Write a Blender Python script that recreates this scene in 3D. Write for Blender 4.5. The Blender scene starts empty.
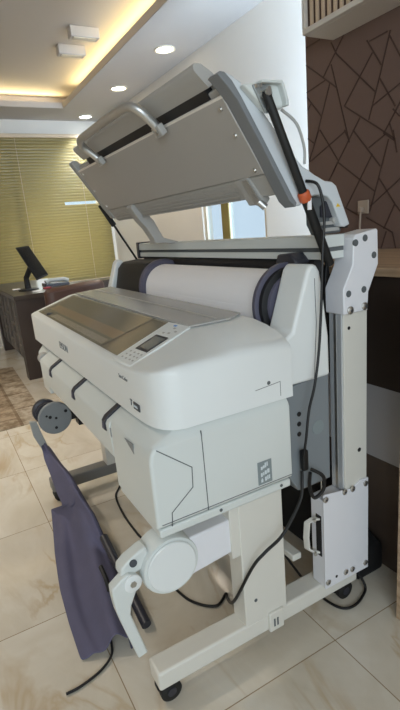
import bpy, bmesh, math, random
from math import radians, sin, cos, pi
from mathutils import Vector, Matrix

random.seed(4)
S = 0.893                     # metres per layout unit
SC = bpy.context.scene
COL = SC.collection

# ------------------------------------------------------------------ camera
cam_d = bpy.data.cameras.new('camera')
cam = bpy.data.objects.new('camera', cam_d)
COL.objects.link(cam)
SC.camera = cam
yaw, pitch, roll = radians(151.85), radians(14.79), radians(-5.135)
fw = Vector((cos(yaw) * cos(pitch), sin(yaw) * cos(pitch), -sin(pitch)))
rt = Vector((sin(yaw), -cos(yaw), 0))
up = rt.cross(fw)
r2 = cos(roll) * rt + sin(roll) * up
u2 = -sin(roll) * rt + cos(roll) * up
m = Matrix((r2, u2, -fw)).transposed().to_4x4()
m.translation = Vector((0, 0, 1.40 * S))
cam.matrix_world = m
cam_d.sensor_fit = 'VERTICAL'
cam_d.sensor_height = 24
cam_d.lens = 479.3 / 710 * 24
cam_d.clip_start = 0.05

# ------------------------------------------------------------------ world, light, exposure
SC.view_settings.view_transform = 'Standard'
SC.view_settings.look = 'None'
SC.view_settings.exposure = 0.12
SC.view_settings.gamma = 1.0
SC.view_settings.use_curve_mapping = False
W = bpy.data.worlds.new('daylight')
SC.world = W
W.use_nodes = True
bg = W.node_tree.nodes['Background']
bg.inputs[0].default_value = (0.84, 0.94, 1.0, 1)
bg.inputs[1].default_value = 0.92


def area(name, loc, target, sx, sy, power, col, spread=180):
    l = bpy.data.lights.new(name, 'AREA')
    l.shape = 'RECTANGLE'
    l.size, l.size_y = sx * S, sy * S
    l.energy = power
    l.color = col
    l.spread = radians(spread)
    o = bpy.data.objects.new(name, l)
    COL.objects.link(o)
    o.location = Vector(loc) * S
    d = Vector(target) - Vector(loc)
    o.rotation_euler = d.to_track_quat('-Z', 'Y').to_euler()
    return o


CEIL = 3.02
TRAY = CEIL + .16
WARM = (1.0, 0.76, 0.36)
# warm strip light hidden in the ceiling cove (back side and far side)
area('cove_light_back', (-2.2, 2.00, CEIL + .055), (-2.2, 1.70, TRAY), 8.0, .04, 26, WARM)
area('cove_light_far', (-6.71, -.9, CEIL + .055), (-6.41, -.9, TRAY), 5.6, .04, 22, WARM)
# cool light added behind the partition for wall glow; daylight outside the blinds
area('added_partition_light', (-1.7, 2.42, 2.1), (-3.4, 2.58, 2.1), .25, 1.7, 105, (.60, .80, 1.0))
area('daylight_blinds', (-8.1, 1.75, 1.35), (-7.3, 1.72, 1.45), .5, .7, 110, (1.0, .96, .88))
area('daylight_window', (-4.0, 3.1, 1.6), (-4.0, 2.0, 1.6), 1.9, 2.2, 8, (.93, .97, 1.0))
# tall window behind the camera on the right
area('daylight_room', (2.6, -1.2, 2.2), (-1.6, .7, .8), 2.2, 2.0, 60, (.78, .91, 1.0))

# warm out-of-frame spots added without fixtures to brighten the left floor
for q in ((-4.2, -.6, 110), (-2.6, -.9, 75)):
    l = bpy.data.lights.new('added_floor_spot', 'SPOT')
    l.energy = q[2]
    l.color = (1.0, .9, .76)
    l.spot_size = radians(110)
    l.spot_blend = .8
    l.shadow_soft_size = .08
    o = bpy.data.objects.new('added_floor_spot', l)
    COL.objects.link(o)
    o.location = Vector((q[0], q[1], TRAY - .03)) * S

# ------------------------------------------------------------------ materials
MATS = {}


def lin(c):
    return tuple(((v / 255) / 12.92 if v / 255 <= .04045 else ((v / 255 + .055) / 1.055) ** 2.4) for v in c)


def mat(name, rgb, rough=.5, metal=0.0, noise=0.0, nscale=20, bump=0.0, bscale=200, spec=.5, coat=0.0, alpha=1.0,
        emit=None, estr=0.0, trans=0.0):
    m = bpy.data.materials.new(name)
    m.use_nodes = True
    nt = m.node_tree
    b = nt.nodes['Principled BSDF']
    c = (*lin(rgb), 1)
    b.inputs['Base Color'].default_value = c
    b.inputs['Roughness'].default_value = rough
    b.inputs['Metallic'].default_value = metal
    b.inputs['Specular IOR Level'].default_value = spec
    b.inputs['Coat Weight'].default_value = coat
    b.inputs['Alpha'].default_value = alpha
    b.inputs['Transmission Weight'].default_value = trans
    if emit:
        b.inputs['Emission Color'].default_value = (*lin(emit), 1)
        b.inputs['Emission Strength'].default_value = estr
    tc = nt.nodes.new('ShaderNodeTexCoord')
    if noise:
        n = nt.nodes.new('ShaderNodeTexNoise')
        n.inputs['Scale'].default_value = nscale
        n.inputs['Detail'].default_value = 4
        nt.links.new(tc.outputs['Object'], n.inputs['Vector'])
        mx = nt.nodes.new('ShaderNodeMix')
        mx.data_type = 'RGBA'
        mx.inputs[6].default_value = tuple(v * (1 - noise) for v in c[:3]) + (1,)
        mx.inputs[7].default_value = tuple(min(1, v * (1 + noise)) for v in c[:3]) + (1,)
        nt.links.new(n.outputs['Fac'], mx.inputs[0])
        nt.links.new(mx.outputs[2], b.inputs['Base Color'])
    if bump:
        n = nt.nodes.new('ShaderNodeTexNoise')
        n.inputs['Scale'].default_value = bscale
        nt.links.new(tc.outputs['Object'], n.inputs['Vector'])
        bp = nt.nodes.new('ShaderNodeBump')
        bp.inputs['Strength'].default_value = bump
        bp.inputs['Distance'].default_value = .002
        nt.links.new(n.outputs['Fac'], bp.inputs['Height'])
        nt.links.new(bp.outputs['Normal'], b.inputs['Normal'])
    MATS[name] = m
    return m


M_white = mat('printer_white', (224, 227, 226), .42, noise=.02, nscale=6)
M_cab = mat('cabinet_grey_white', (210, 214, 211), .42, noise=.02, nscale=6)
M_lidgrey = mat('scanner_grey', (172, 170, 166), .5, noise=.03, nscale=8)
M_plate = mat('backing_plate', (170, 166, 161), .6, noise=.02, nscale=4)
M_capgrey = mat('lid_cap_grey', (206, 211, 215), .45, noise=.02, nscale=8)
M_satin = mat('satin_aluminium', (196, 199, 202), .4, metal=.3)
M_bracketsteel = mat('bracket_steel', (150, 154, 154), .45, metal=.5)
M_alu = mat('aluminium', (200, 200, 198), .35, metal=.85)
M_steel = mat('screw_steel', (190, 188, 182), .3, metal=.9)
M_standwhite = mat('stand_white', (216, 213, 204), .4, noise=.02)
M_boxwhite = mat('powder_coated_white', (226, 226, 230), .35, noise=.015)
M_black = mat('black_plastic', (20, 20, 23), .55)
M_dark = mat('dark_grey_plastic', (48, 48, 56), .4)
M_rubber = mat('black_rubber', (18, 18, 18), .6)
M_purple = mat('flange_grey', (84, 82, 98), .45)
M_disc = mat('disc_grey', (132, 136, 138), .5, noise=.03)
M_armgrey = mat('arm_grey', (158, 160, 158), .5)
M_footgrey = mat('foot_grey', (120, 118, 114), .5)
M_seam = mat('seam_grey', (90, 94, 96), .6)
M_paper = mat('paper', (240, 238, 240), .7)
M_orange = mat('orange_clip', (196, 92, 52), .5)
M_fabric = mat('purple_grey_cloth', (92, 90, 114), .85, noise=.12, nscale=14, bump=.4, bscale=600)
M_screen = mat('lcd_screen', (120, 124, 122), .15)
M_ink = mat('ink_dark', (70, 74, 80), .6)
M_brand = mat('brand_grey', (112, 116, 120), .5)
M_sticker = mat('sticker_grey', (130, 140, 142), .5)
M_stickerwhite = mat('sticker_white', (208, 216, 220), .5)
M_yellow = mat('warning_yellow', (230, 190, 40), .5)
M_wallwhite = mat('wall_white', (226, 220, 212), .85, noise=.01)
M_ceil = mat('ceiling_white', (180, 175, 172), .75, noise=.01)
M_brown = mat('wallpaper_brown', (112, 90, 81), .7, noise=.05, nscale=40)
M_groove = mat('wallpaper_line', (72, 52, 45), .6)
M_slat = mat('slat_wood', (205, 184, 158), .5, noise=.08)
M_slatback = mat('slat_back', (70, 46, 34), .6)
M_soffit = mat('soffit_cream', (214, 208, 200), .6)
M_darkwood = mat('dark_wood', (54, 44, 38), .5, noise=.12, nscale=12)
M_desk = mat('desk_wood', (58, 46, 40), .4, noise=.1, nscale=9)
M_desktop = mat('desk_top_wood', (66, 57, 51), .3, noise=.1, nscale=9)
M_leather = mat('brown_leather', (72, 46, 36), .4, noise=.1, nscale=9, bump=.2, bscale=80)
M_led = mat('led_diffuser', (255, 255, 255), .5, emit=(255, 246, 225), estr=9)
M_ledcool = mat('led_diffuser_cool', (255, 255, 255), .5, emit=(235, 248, 255), estr=9)
M_outlet = mat('outlet_plastic', (176, 158, 142), .4)
M_cable = mat('black_cable', (16, 16, 17), .5)
M_bag = mat('black_bag_fabric', (16, 16, 18), .8, noise=.2)
M_frame = mat('window_frame', (226, 216, 196), .5)
M_lattice = mat('desk_lattice', (120, 112, 104), .5)


def wood_worktop():
    m = mat('counter_worktop_wood', (172, 146, 118), .45)
    nt = m.node_tree
    b = nt.nodes['Principled BSDF']
    tc = nt.nodes.new('ShaderNodeTexCoord')
    mp = nt.nodes.new('ShaderNodeMapping')
    mp.inputs['Scale'].default_value = (1.2, 14, 14)
    n = nt.nodes.new('ShaderNodeTexNoise')
    n.inputs['Scale'].default_value = 3
    n.inputs['Detail'].default_value = 5
    cr = nt.nodes.new('ShaderNodeValToRGB')
    cr.color_ramp.elements[0].color = (*lin((150, 124, 98)), 1)
    cr.color_ramp.elements[1].color = (*lin((190, 164, 136)), 1)
    cr.color_ramp.elements[0].position = .3
    cr.color_ramp.elements[1].position = .7
    nt.links.new(tc.outputs['Object'], mp.inputs[0])
    nt.links.new(mp.outputs[0], n.inputs['Vector'])
    nt.links.new(n.outputs['Fac'], cr.inputs[0])
    nt.links.new(cr.outputs[0], b.inputs['Base Color'])
    return m


M_wood = wood_worktop()


def floor_mat():
    m = mat('marble_tiles', (200, 184, 158), .12)
    nt = m.node_tree
    N, Lk = nt.nodes, nt.links
    b = N['Principled BSDF']
    tc = N.new('ShaderNodeTexCoord')
    sep = N.new('ShaderNodeSeparateXYZ')
    Lk.new(tc.outputs['Object'], sep.inputs[0])

    def math(op, a, bb=None):
        n = N.new('ShaderNodeMath')
        n.operation = op
        for i, v in enumerate((a, bb)):
            if v is None:
                continue
            if isinstance(v, (int, float)):
                n.inputs[i].default_value = v
            else:
                Lk.new(v, n.inputs[i])
        return n.outputs[0]
    T = .675 * S
    gx = math('DIVIDE', math('ADD', sep.outputs[0], .995 * S + 40 * T), T)
    gy = math('DIVIDE', math('ADD', sep.outputs[1], -.956 * S + 40 * T), T)
    fx, fy = math('FRACT', gx), math('FRACT', gy)
    ex = math('MINIMUM', fx, math('SUBTRACT', 1, fx))
    ey = math('MINIMUM', fy, math('SUBTRACT', 1, fy))
    grout = math('LESS_THAN', math('MINIMUM', ex, ey), .0026)
    # per tile offset for the veins
    ix, iy = math('FLOOR', gx), math('FLOOR', gy)
    cmb = N.new('ShaderNodeCombineXYZ')
    Lk.new(math('MULTIPLY', ix, 3.7), cmb.inputs[0])
    Lk.new(math('MULTIPLY', iy, 5.1), cmb.inputs[1])
    wn = N.new('ShaderNodeTexWhiteNoise')
    Lk.new(cmb.outputs[0], wn.inputs[0])
    va = N.new('ShaderNodeVectorMath')
    va.operation = 'MULTIPLY_ADD'
    Lk.new(wn.outputs[1], va.inputs[0])
    va.inputs[1].default_value = (9, 9, 9)
    mp = N.new('ShaderNodeMapping')
    mp.inputs['Rotation'].default_value = (0, 0, .5)
    mp.inputs['Scale'].default_value = (.9, 1.7, 1)
    Lk.new(tc.outputs['Object'], mp.inputs[0])
    Lk.new(mp.outputs[0], va.inputs[2])
    n1 = N.new('ShaderNodeTexNoise')
    n1.inputs['Scale'].default_value = 1.9
    n1.inputs['Detail'].default_value = 8
    n1.inputs['Roughness'].default_value = .6
    n1.inputs['Distortion'].default_value = .9
    Lk.new(va.outputs[0], n1.inputs['Vector'])
    cr = N.new('ShaderNodeValToRGB')
    e = cr.color_ramp.elements
    e[0].position, e[0].color = .28, (*lin((196, 186, 168)), 1)
    e[1].position, e[1].color = .72, (*lin((220, 214, 202)), 1)
    x = e.new(.50); x.color = (*lin((209, 200, 184)), 1)
    Lk.new(n1.outputs['Fac'], cr.inputs[0])
    n2 = N.new('ShaderNodeTexNoise')
    n2.inputs['Scale'].default_value = 1.3
    n2.inputs['Detail'].default_value = 5
    n2.inputs['Distortion'].default_value = 1.6
    Lk.new(va.outputs[0], n2.inputs['Vector'])
    vein = math('SUBTRACT', 1, math('MULTIPLY', math('ABSOLUTE', math('SUBTRACT', n2.outputs['Fac'], .5)), 28))
    n3 = N.new('ShaderNodeTexNoise')
    n3.inputs['Scale'].default_value = 2.3
    Lk.new(va.outputs[0], n3.inputs['Vector'])
    gate = math('MULTIPLY', math('MAXIMUM', math('SUBTRACT', n3.outputs['Fac'], .45), 0), 6)
    vein = math('MINIMUM', math('MULTIPLY', math('MULTIPLY', math('MAXIMUM', vein, 0), gate), .5), .6)
    mx = N.new('ShaderNodeMix'); mx.data_type = 'RGBA'
    Lk.new(vein, mx.inputs[0]); Lk.new(cr.outputs[0], mx.inputs[6])
    mx.inputs[7].default_value = (*lin((180, 154, 116)), 1)
    mg = N.new('ShaderNodeMix'); mg.data_type = 'RGBA'
    Lk.new(grout, mg.inputs[0]); Lk.new(mx.outputs[2], mg.inputs[6])
    mg.inputs[7].default_value = (*lin((150, 130, 104)), 1)
    Lk.new(mg.outputs[2], b.inputs['Base Color'])
    return m


M_floor = floor_mat()


def rug_mat():
    m = mat('patchwork_rug', (150, 122, 92), .95)
    nt = m.node_tree
    N, Lk = nt.nodes, nt.links
    b = N['Principled BSDF']
    tc = N.new('ShaderNodeTexCoord')
    br = N.new('ShaderNodeTexBrick')
    br.inputs['Color1'].default_value = (*lin((158, 140, 116)), 1)
    br.inputs['Color2'].default_value = (*lin((180, 168, 150)), 1)
    br.inputs['Mortar'].default_value = (*lin((138, 120, 98)), 1)
    br.inputs['Scale'].default_value = 1
    br.inputs['Brick Width'].default_value = .42
    br.inputs['Row Height'].default_value = .40
    br.inputs['Mortar Size'].default_value = .012
    n = N.new('ShaderNodeTexNoise'); n.inputs['Scale'].default_value = 9; n.inputs['Detail'].default_value = 8
    n.inputs['Roughness'].default_value = .75
    Lk.new(tc.outputs['Object'], br.inputs['Vector']); Lk.new(tc.outputs['Object'], n.inputs['Vector'])
    cr = N.new('ShaderNodeValToRGB')
    cr.color_ramp.elements[0].position = .4; cr.color_ramp.elements[0].color = (.5, .44, .38, 1)
    cr.color_ramp.elements[1].position = .58; cr.color_ramp.elements[1].color = (1, 1, 1, 1)
    Lk.new(n.outputs['Fac'], cr.inputs[0])
    mx = N.new('ShaderNodeMix'); mx.data_type = 'RGBA'; mx.blend_type = 'MULTIPLY'; mx.inputs[0].default_value = 1
    Lk.new(br.outputs['Color'], mx.inputs[6]); Lk.new(cr.outputs[0], mx.inputs[7])
    Lk.new(mx.outputs[2], b.inputs['Base Color'])
    return m


M_rug = rug_mat()


def blind_mat():
    m = bpy.data.materials.new('gold_blind_slats')
    m.use_nodes = True
    nt = m.node_tree
    nt.nodes.clear()
    out = nt.nodes.new('ShaderNodeOutputMaterial')
    d = nt.nodes.new('ShaderNodeBsdfPrincipled')
    d.inputs['Base Color'].default_value = (*lin((146, 130, 78)), 1)
    d.inputs['Roughness'].default_value = .45
    t = nt.nodes.new('ShaderNodeBsdfTranslucent')
    t.inputs[0].default_value = (*lin((205, 190, 125)), 1)
    mx = nt.nodes.new('ShaderNodeMixShader')
    mx.inputs[0].default_value = .14
    nt.links.new(d.outputs[0], mx.inputs[1]); nt.links.new(t.outputs[0], mx.inputs[2])
    nt.links.new(mx.outputs[0], out.inputs[0])
    return m


M_blind = blind_mat()


def glass_mat(name, tint, refl_rough, opacity, base):
    m = bpy.data.materials.new(name)
    m.use_nodes = True
    nt = m.node_tree
    nt.nodes.clear()
    out = nt.nodes.new('ShaderNodeOutputMaterial')
    tr = nt.nodes.new('ShaderNodeBsdfTransparent')
    tr.inputs[0].default_value = (*lin(tint), 1)
    p = nt.nodes.new('ShaderNodeBsdfPrincipled')
    p.inputs['Base Color'].default_value = (*lin(base), 1)
    p.inputs['Roughness'].default_value = refl_rough
    p.inputs['Specular IOR Level'].default_value = .8
    mx = nt.nodes.new('ShaderNodeMixShader')
    mx.inputs[0].default_value = opacity
    nt.links.new(tr.outputs[0], mx.inputs[1]); nt.links.new(p.outputs[0], mx.inputs[2])
    nt.links.new(mx.outputs[0], out.inputs[0])
    return m


M_smoke = glass_mat('smoked_window', (242, 240, 234), .10, .26, (165, 160, 148))
M_clear = glass_mat('clear_cover', (225, 225, 225), .22, .7, (196, 195, 192))
M_glass = glass_mat('pane_glass', (240, 248, 255), .02, .12, (200, 210, 215))

# ------------------------------------------------------------------ mesh helpers
ORG = {}


class MB:
    def __init__(self):
        self.bm = bmesh.new()

    def poly(self, pts):
        vs = [self.bm.verts.new(p) for p in pts]
        self.bm.faces.new(vs)
        return self

    def box(self, x0, x1, y0, y1, z0, z1):
        v = [self.bm.verts.new(p) for p in ((x0, y0, z0), (x1, y0, z0), (x1, y1, z0), (x0, y1, z0),
                                            (x0, y0, z1), (x1, y0, z1), (x1, y1, z1), (x0, y1, z1))]
        for f in ((0, 3, 2, 1), (4, 5, 6, 7), (0, 1, 5, 4), (1, 2, 6, 5), (2, 3, 7, 6), (3, 0, 4, 7)):
            self.bm.faces.new([v[i] for i in f])
        return self

    def prism(self, prof, a, b, axis='x'):
        def P(u, v, w):
            return {'x': (w, u, v), 'y': (u, w, v), 'z': (u, v, w)}[axis]
        n = len(prof)
        A = [self.bm.verts.new(P(u, v, a)) for u, v in prof]
        B = [self.bm.verts.new(P(u, v, b)) for u, v in prof]
        self.bm.faces.new(A)
        self.bm.faces.new(B[::-1])
        for i in range(n):
            j = (i + 1) % n
            self.bm.faces.new((A[i], B[i], B[j], A[j]))
        return self

    def loft(self, secs, cap=True):
        R = [[self.bm.verts.new(p) for p in s] for s in secs]
        n = len(secs[0])
        for a, b in zip(R, R[1:]):
            for i in range(n):
                j = (i + 1) % n
                self.bm.faces.new((a[i], b[i], b[j], a[j]))
        if cap:
            self.bm.faces.new(R[0])
            self.bm.faces.new(R[-1][::-1])
        return self

    def tube(self, pts, r, seg=10, cap=True):
        pts = [Vector(p) for p in pts]
        rs = r if isinstance(r, (list, tuple)) else [r] * len(pts)
        secs = []
        prev = None
        for i, p in enumerate(pts):
            t = (pts[min(i + 1, len(pts) - 1)] - pts[max(i - 1, 0)]).normalized()
            if prev is None:
                a = Vector((0, 0, 1)) if abs(t.z) < .9 else Vector((1, 0, 0))
                u = t.cross(a).normalized()
            else:
                u = (prev - t * prev.dot(t)).normalized()
            prev = u
            v = t.cross(u)
            secs.append([p + (u * cos(2 * pi * k / seg) + v * sin(2 * pi * k / seg)) * rs[i] for k in range(seg)])
        return self.loft(secs, cap)

    def cyl(self, p0, p1, r, seg=24):
        return self.tube([p0, p1], r, seg)

    def lathe_x(self, yc, zc, prof, seg=40):
        """prof: list of (x, r); closed solid about an X axis"""
        secs = [[(x, yc + r * cos(2 * pi * k / seg), zc + r * sin(2 * pi * k / seg)) for k in range(seg)] for x, r in prof]
        return self.loft(secs)

    def lathe_z(self, xc, yc, prof, seg=32):
        secs = [[(xc + r * cos(2 * pi * k / seg), yc + r * sin(2 * pi * k / seg), z) for k in range(seg)] for z, r in prof]
        return self.loft(secs)


def spline(pts, n=8):
    P = [Vector(p) for p in pts]
    out = []
    for i in range(len(P) - 1):
        p0, p1, p2, p3 = P[max(i - 1, 0)], P[i], P[i + 1], P[min(i + 2, len(P) - 1)]
        for k in range(n):
            t = k / n
            out.append(.5 * ((2 * p1) + (p2 - p0) * t + (2 * p0 - 5 * p1 + 4 * p2 - p3) * t * t + (3 * p1 - p0 - 3 * p2 + p3) * t ** 3))
    out.append(P[-1])
    return out


def build(name, mb, m, parent=None, bevel=0.0, seg=2, smooth=38, label=None, org=None, subsurf=0):
    bm = mb.bm
    bmesh.ops.recalc_face_normals(bm, faces=bm.faces)
    me = bpy.data.meshes.new(name)
    if parent is not None:
        o0 = ORG[parent.name]
    else:
        zs = [v.co.z for v in bm.verts]
        o0 = Vector(org) if org else Vector((sum(v.co.x for v in bm.verts) / len(zs), sum(v.co.y for v in bm.verts) / len(zs), min(zs)))
    for v in bm.verts:
        v.co = (v.co - o0) * S
    bm.to_mesh(me)
    bm.free()
    me.polygons.foreach_set('use_smooth', [True] * len(me.polygons))
    me.set_sharp_from_angle(angle=radians(smooth))
    me.materials.append(m)
    o = bpy.data.objects.new(name, me)
    COL.objects.link(o)
    ORG[o.name] = o0
    if parent is not None:
        o.parent = parent
    else:
        o.location = o0 * S
    if bevel:
        bv = o.modifiers.new('bevel', 'BEVEL')
        bv.width = bevel * S
        bv.segments = seg
        bv.limit_method = 'ANGLE'
        bv.angle_limit = radians(35)
        bv.harden_normals = False
    if subsurf:
        ss = o.modifiers.new('subdivision', 'SUBSURF')
        ss.levels = ss.render_levels = subsurf
    if label:
        o['label'] = label
    return o


def tag(o, label, cat, group=None):
    o['label'] = label
    o['category'] = cat
    if group:
        o['group'] = group
    return o


def thing(name, label, cat, loc, group=None):
    o = bpy.data.objects.new(name, None)
    o.empty_display_size = .1
    COL.objects.link(o)
    o.location = Vector(loc) * S
    ORG[o.name] = Vector(loc)
    return tag(o, label, cat, group)


def struct(name, mb, m, **k):
    o = build(name, mb, m, org=k.pop('org', (0, 0, 0)), **k)
    o['kind'] = 'structure'
    return o


def dup_tree(root, off):
    r = root.copy()
    COL.objects.link(r)
    r.location = root.location + Vector(off) * S
    for ch in list(root.children):
        c = ch.copy()
        COL.objects.link(c)
        c.parent = r
        for g in list(ch.children):
            d = g.copy()
            COL.objects.link(d)
            d.parent = c
    return r


def text_bm(body, size, origin, ux, uy, depth=.0015, align='LEFT', stretch=1.0):
    """letters as real thin geometry; origin/ux/uy in layout units"""
    cu = bpy.data.curves.new('letters', 'FONT')
    cu.body = body
    cu.size = 1
    cu.align_x = align
    cu.resolution_u = 3
    cu.extrude = .001
    cu.offset = -.012
    o = bpy.data.objects.new('letters', cu)
    COL.objects.link(o)
    dg = bpy.context.evaluated_depsgraph_get()
    me = bpy.data.meshes.new_from_object(o.evaluated_get(dg))
    bpy.data.objects.remove(o)
    bpy.data.curves.remove(cu)
    mb = MB()
    mb.bm.from_mesh(me)
    bpy.data.meshes.remove(me)
    O, X, Y = Vector(origin), Vector(ux).normalized(), Vector(uy).normalized()
    Z = X.cross(Y)
    for v in mb.bm.verts:
        c = v.co.copy()
        v.co = O + X * c.x * size * stretch + Y * c.y * size + Z * (depth if c.z > 0 else -depth)
    return mb


# ================================================================== SETTING
struct('floor', MB().box(-7.45, 3.2, -4.0, 2.75, -.1, 0), M_floor)
WB = 2.61           # back wall
XF = -7.30          # far wall
# back wall with a window opening
bw = MB()
bw.box(-7.45, -4.55, WB, WB + .12, 0, 3.3)
bw.box(-3.45, 3.2, WB, WB + .12, 0, 3.3)
bw.box(-4.55, -3.45, WB, WB + .12, 0, .95)
bw.box(-4.55, -3.45, WB, WB + .12, 2.15, 3.3)
struct('wall_back', bw, M_wallwhite)
struct('wall_front', MB().box(-7.45, 3.2, -3.3, -3.18, 0, 3.3), M_wallwhite)
fwm = MB()
fwm.box(XF - .12, XF, -4.0, .2, 0, 3.3)
fwm.box(XF - .12, XF, 2.45, WB, 0, 3.3)
fwm.box(XF - .12, XF, .2, 2.45, 0, .85)
fwm.box(XF - .12, XF, .2, 2.45, 2.72, 3.3)
struct('wall_left', fwm, M_wallwhite)
w1 = MB()
for a, b, c, d in ((-4.55, -4.50, .95, 2.15), (-3.50, -3.45, .95, 2.15), (-4.5, -3.5, .95, 1.0), (-4.5, -3.5, 2.10, 2.15), (-4.12, -4.07, 1.0, 2.1)):
    w1.box(a, b, WB + .02, WB + .08, c, d)
win1 = struct('window_1', w1, M_frame, bevel=.004)
build('window_pane', MB().box(-4.5, -3.5, WB + .045, WB + .051, 1.0, 2.1), M_glass, win1)
w2 = MB()
for a, b, c, d in ((.2, .25, .85, 2.72), (2.40, 2.45, .85, 2.72), (.25, 2.4, .85, .9), (.25, 2.4, 2.67, 2.72), (1.3, 1.35, .9, 2.67)):
    w2.box(XF - .09, XF - .05, a, b, c, d)
win2 = struct('window_2', w2, M_frame, bevel=.004)
build('window_pane', MB().box(XF - .073, XF - .067, .25, 2.4, .9, 2.67), M_glass, win2)

# ceiling: lower border with a fascia, raised tray behind the cove
YC, XC = 1.89, -6.60
ce = MB()
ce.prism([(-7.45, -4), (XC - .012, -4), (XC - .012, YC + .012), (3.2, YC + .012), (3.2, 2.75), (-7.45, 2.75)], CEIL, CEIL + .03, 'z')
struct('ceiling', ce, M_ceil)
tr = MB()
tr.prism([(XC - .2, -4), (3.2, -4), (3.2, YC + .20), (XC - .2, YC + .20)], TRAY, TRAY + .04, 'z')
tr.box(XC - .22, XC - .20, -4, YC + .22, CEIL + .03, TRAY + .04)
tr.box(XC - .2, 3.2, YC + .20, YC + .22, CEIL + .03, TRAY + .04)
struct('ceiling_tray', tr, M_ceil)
fa = MB()
fa.box(XC - .025, 3.2, YC, YC + .025, CEIL - .012, CEIL + .06)
fa.box(XC - .025, XC, -4, YC, CEIL - .012, CEIL + .06)
struct('trim_1', fa, M_ceil, bevel=.004)
# wallpapered partition
WP = 2.10
pw = struct('wall_accent', MB().box(-2.335, 1.4, WP, WP + .14, 0, CEIL), M_brown)
LN = [((-2.335, 2.19), (-2.12, 2.19 + .0), None)]


def seg_strip(mb, a, b, w=.003):
    a, b = Vector((a[0], 0, a[1])), Vector((b[0], 0, b[1]))
    t = (b - a).normalized()
    p = Vector((-t.z, 0, t.x)) * w
    y0, y1 = WP - .003, WP + .002
    v = [a + p, b + p, b - p, a - p]
    mb.loft([[(q.x, y0, q.z) for q in v], [(q.x, y1, q.z) for q in v]])


LP = [((-2.218, 2.332), (-2.329, 2.327)), ((-2.334, 2.241), (-2.097, 2.061)), ((-2.033, 2.307), (-2.199, 2.14)), ((-2.135, 2.29), (-2.1, 2.226)), ((-2.1, 2.226), (-1.842, 1.978)), ((-2.137, 2.186), (-2.011, 1.773)), ((-2.148, 2.102), (-2.265, 1.839)), ((-2.186, 2.122), (-2.334, 2.098)), ((-2.33, 2.073), (-2.221, 1.949)), ((-2.3, 2.033), (-2.332, 2.005)), ((-1.858, 2.155), (-2.045, 1.959)), ((-1.893, 2.219), (-1.805, 2.086)), ((-1.77, 2.216), (-1.877, 2.21)), ((-1.753, 2.215), (-1.815, 2.032)), ((-1.815, 2.032), (-1.88, 1.856)), ((-1.815, 2.032), (-1.718, 1.881)), ((-1.688, 1.976), (-1.86, 1.915)), ((-2.045, 1.959), (-1.715, 1.736)), ((-1.686, 1.9), (-1.786, 1.772)), ((-1.752, 1.817), (-1.721, 1.734)), ((-1.758, 2.196), (-1.683, 2.069)), ((-1.691, 1.831), (-1.732, 1.873)), ((-2.243, 1.882), (-2.327, 1.726)), ((-2.233, 1.88), (-2.091, 1.69)), ((-2.03, 1.839), (-2.323, 1.722)), ((-2.046, 1.842), (-2.014, 1.786)), ((-1.938, 1.88), (-2.171, 1.595)), ((-1.986, 1.83), (-1.804, 1.623)), ((-1.778, 1.767), (-1.88, 1.723)), ((-2.1, 1.688), (-1.838, 1.505)), ((-1.855, 1.691), (-2.038, 1.439)), ((-1.755, 1.743), (-1.814, 1.57)), ((-1.814, 1.57), (-1.87, 1.407)), ((-1.814, 1.57), (-1.712, 1.432)), ((-1.677, 1.553), (-1.867, 1.433)), ((-2.047, 1.44), (-1.956, 1.394)), ((-1.895, 1.377), (-1.721, 1.292)), ((-1.712, 1.432), (-1.779, 1.313)), ((-1.712, 1.432), (-1.678, 1.394)), ((-1.778, 1.771), (-1.721, 1.729)), ((-1.729, 1.778), (-1.705, 1.672)), ((-1.724, 1.292), (-1.699, 1.204)), ((-1.763, 1.3), (-1.802, 1.192)), ((-2.334, 1.853), (-2.287, 1.82)), ((-2.13, 1.643), (-2.1, 1.688)), ((-1.6, 2.25), (-1.2, 1.5)), ((-1.5, 1.3), (-0.9, 2.1)), ((-1.66, 1.75), (-1.0, 1.9))]
gm = MB()
for a, b in LP:
    seg_strip(gm, a, b)
build('wallpaper_line', gm, M_groove, pw)
# skirting on the back wall and far wall
struct('baseboard_back', MB().box(-7.3, -2.34, WB - .02, WB, 0, .1), M_wallwhite)

# ================================================================== LAMPS
def downlight(x, y, m, label):
    t = thing('ceiling_downlight', label, 'downlight', (x, y, CEIL), 'round downlights in the lower ceiling border')
    rim = MB()
    rim.loft([[(x + r * cos(a * pi / 16), y + r * sin(a * pi / 16), z) for a in range(32)] for r, z in
              ((.095, CEIL), (.10, CEIL - .008), (.088, CEIL - .012), (.078, CEIL - .004))], cap=False)
    build('trim_ring', rim, M_frame, t)
    build('diffuser', MB().lathe_z(x, y, [(CEIL - .0005, .08), (CEIL - .005, .079)]), m, t)
    return t


downlight(-4.45, 2.30, M_led, 'warm round ceiling downlight nearest the camera, right of the cove')
downlight(-5.68, 2.30, M_led, 'round ceiling downlight, middle of the three above the scanner lid')
downlight(-7.02, 2.30, M_ledcool, 'cool white round ceiling downlight farthest away, just above the gold blinds')
for x, c, e in ((-4.45, (1, .88, .7), 10), (-5.68, (1, .88, .7), 10), (-7.02, (.85, .94, 1), 12)):
    l = bpy.data.lights.new('downlight_beam', 'SPOT')
    l.energy = e * 5
    l.color = c
    l.spot_size = radians(115)
    l.spot_blend = .7
    l.shadow_soft_size = .06
    o = bpy.data.objects.new('downlight_beam', l)
    COL.objects.link(o)
    o.location = Vector((x, 2.30, CEIL - .03)) * S

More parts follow.
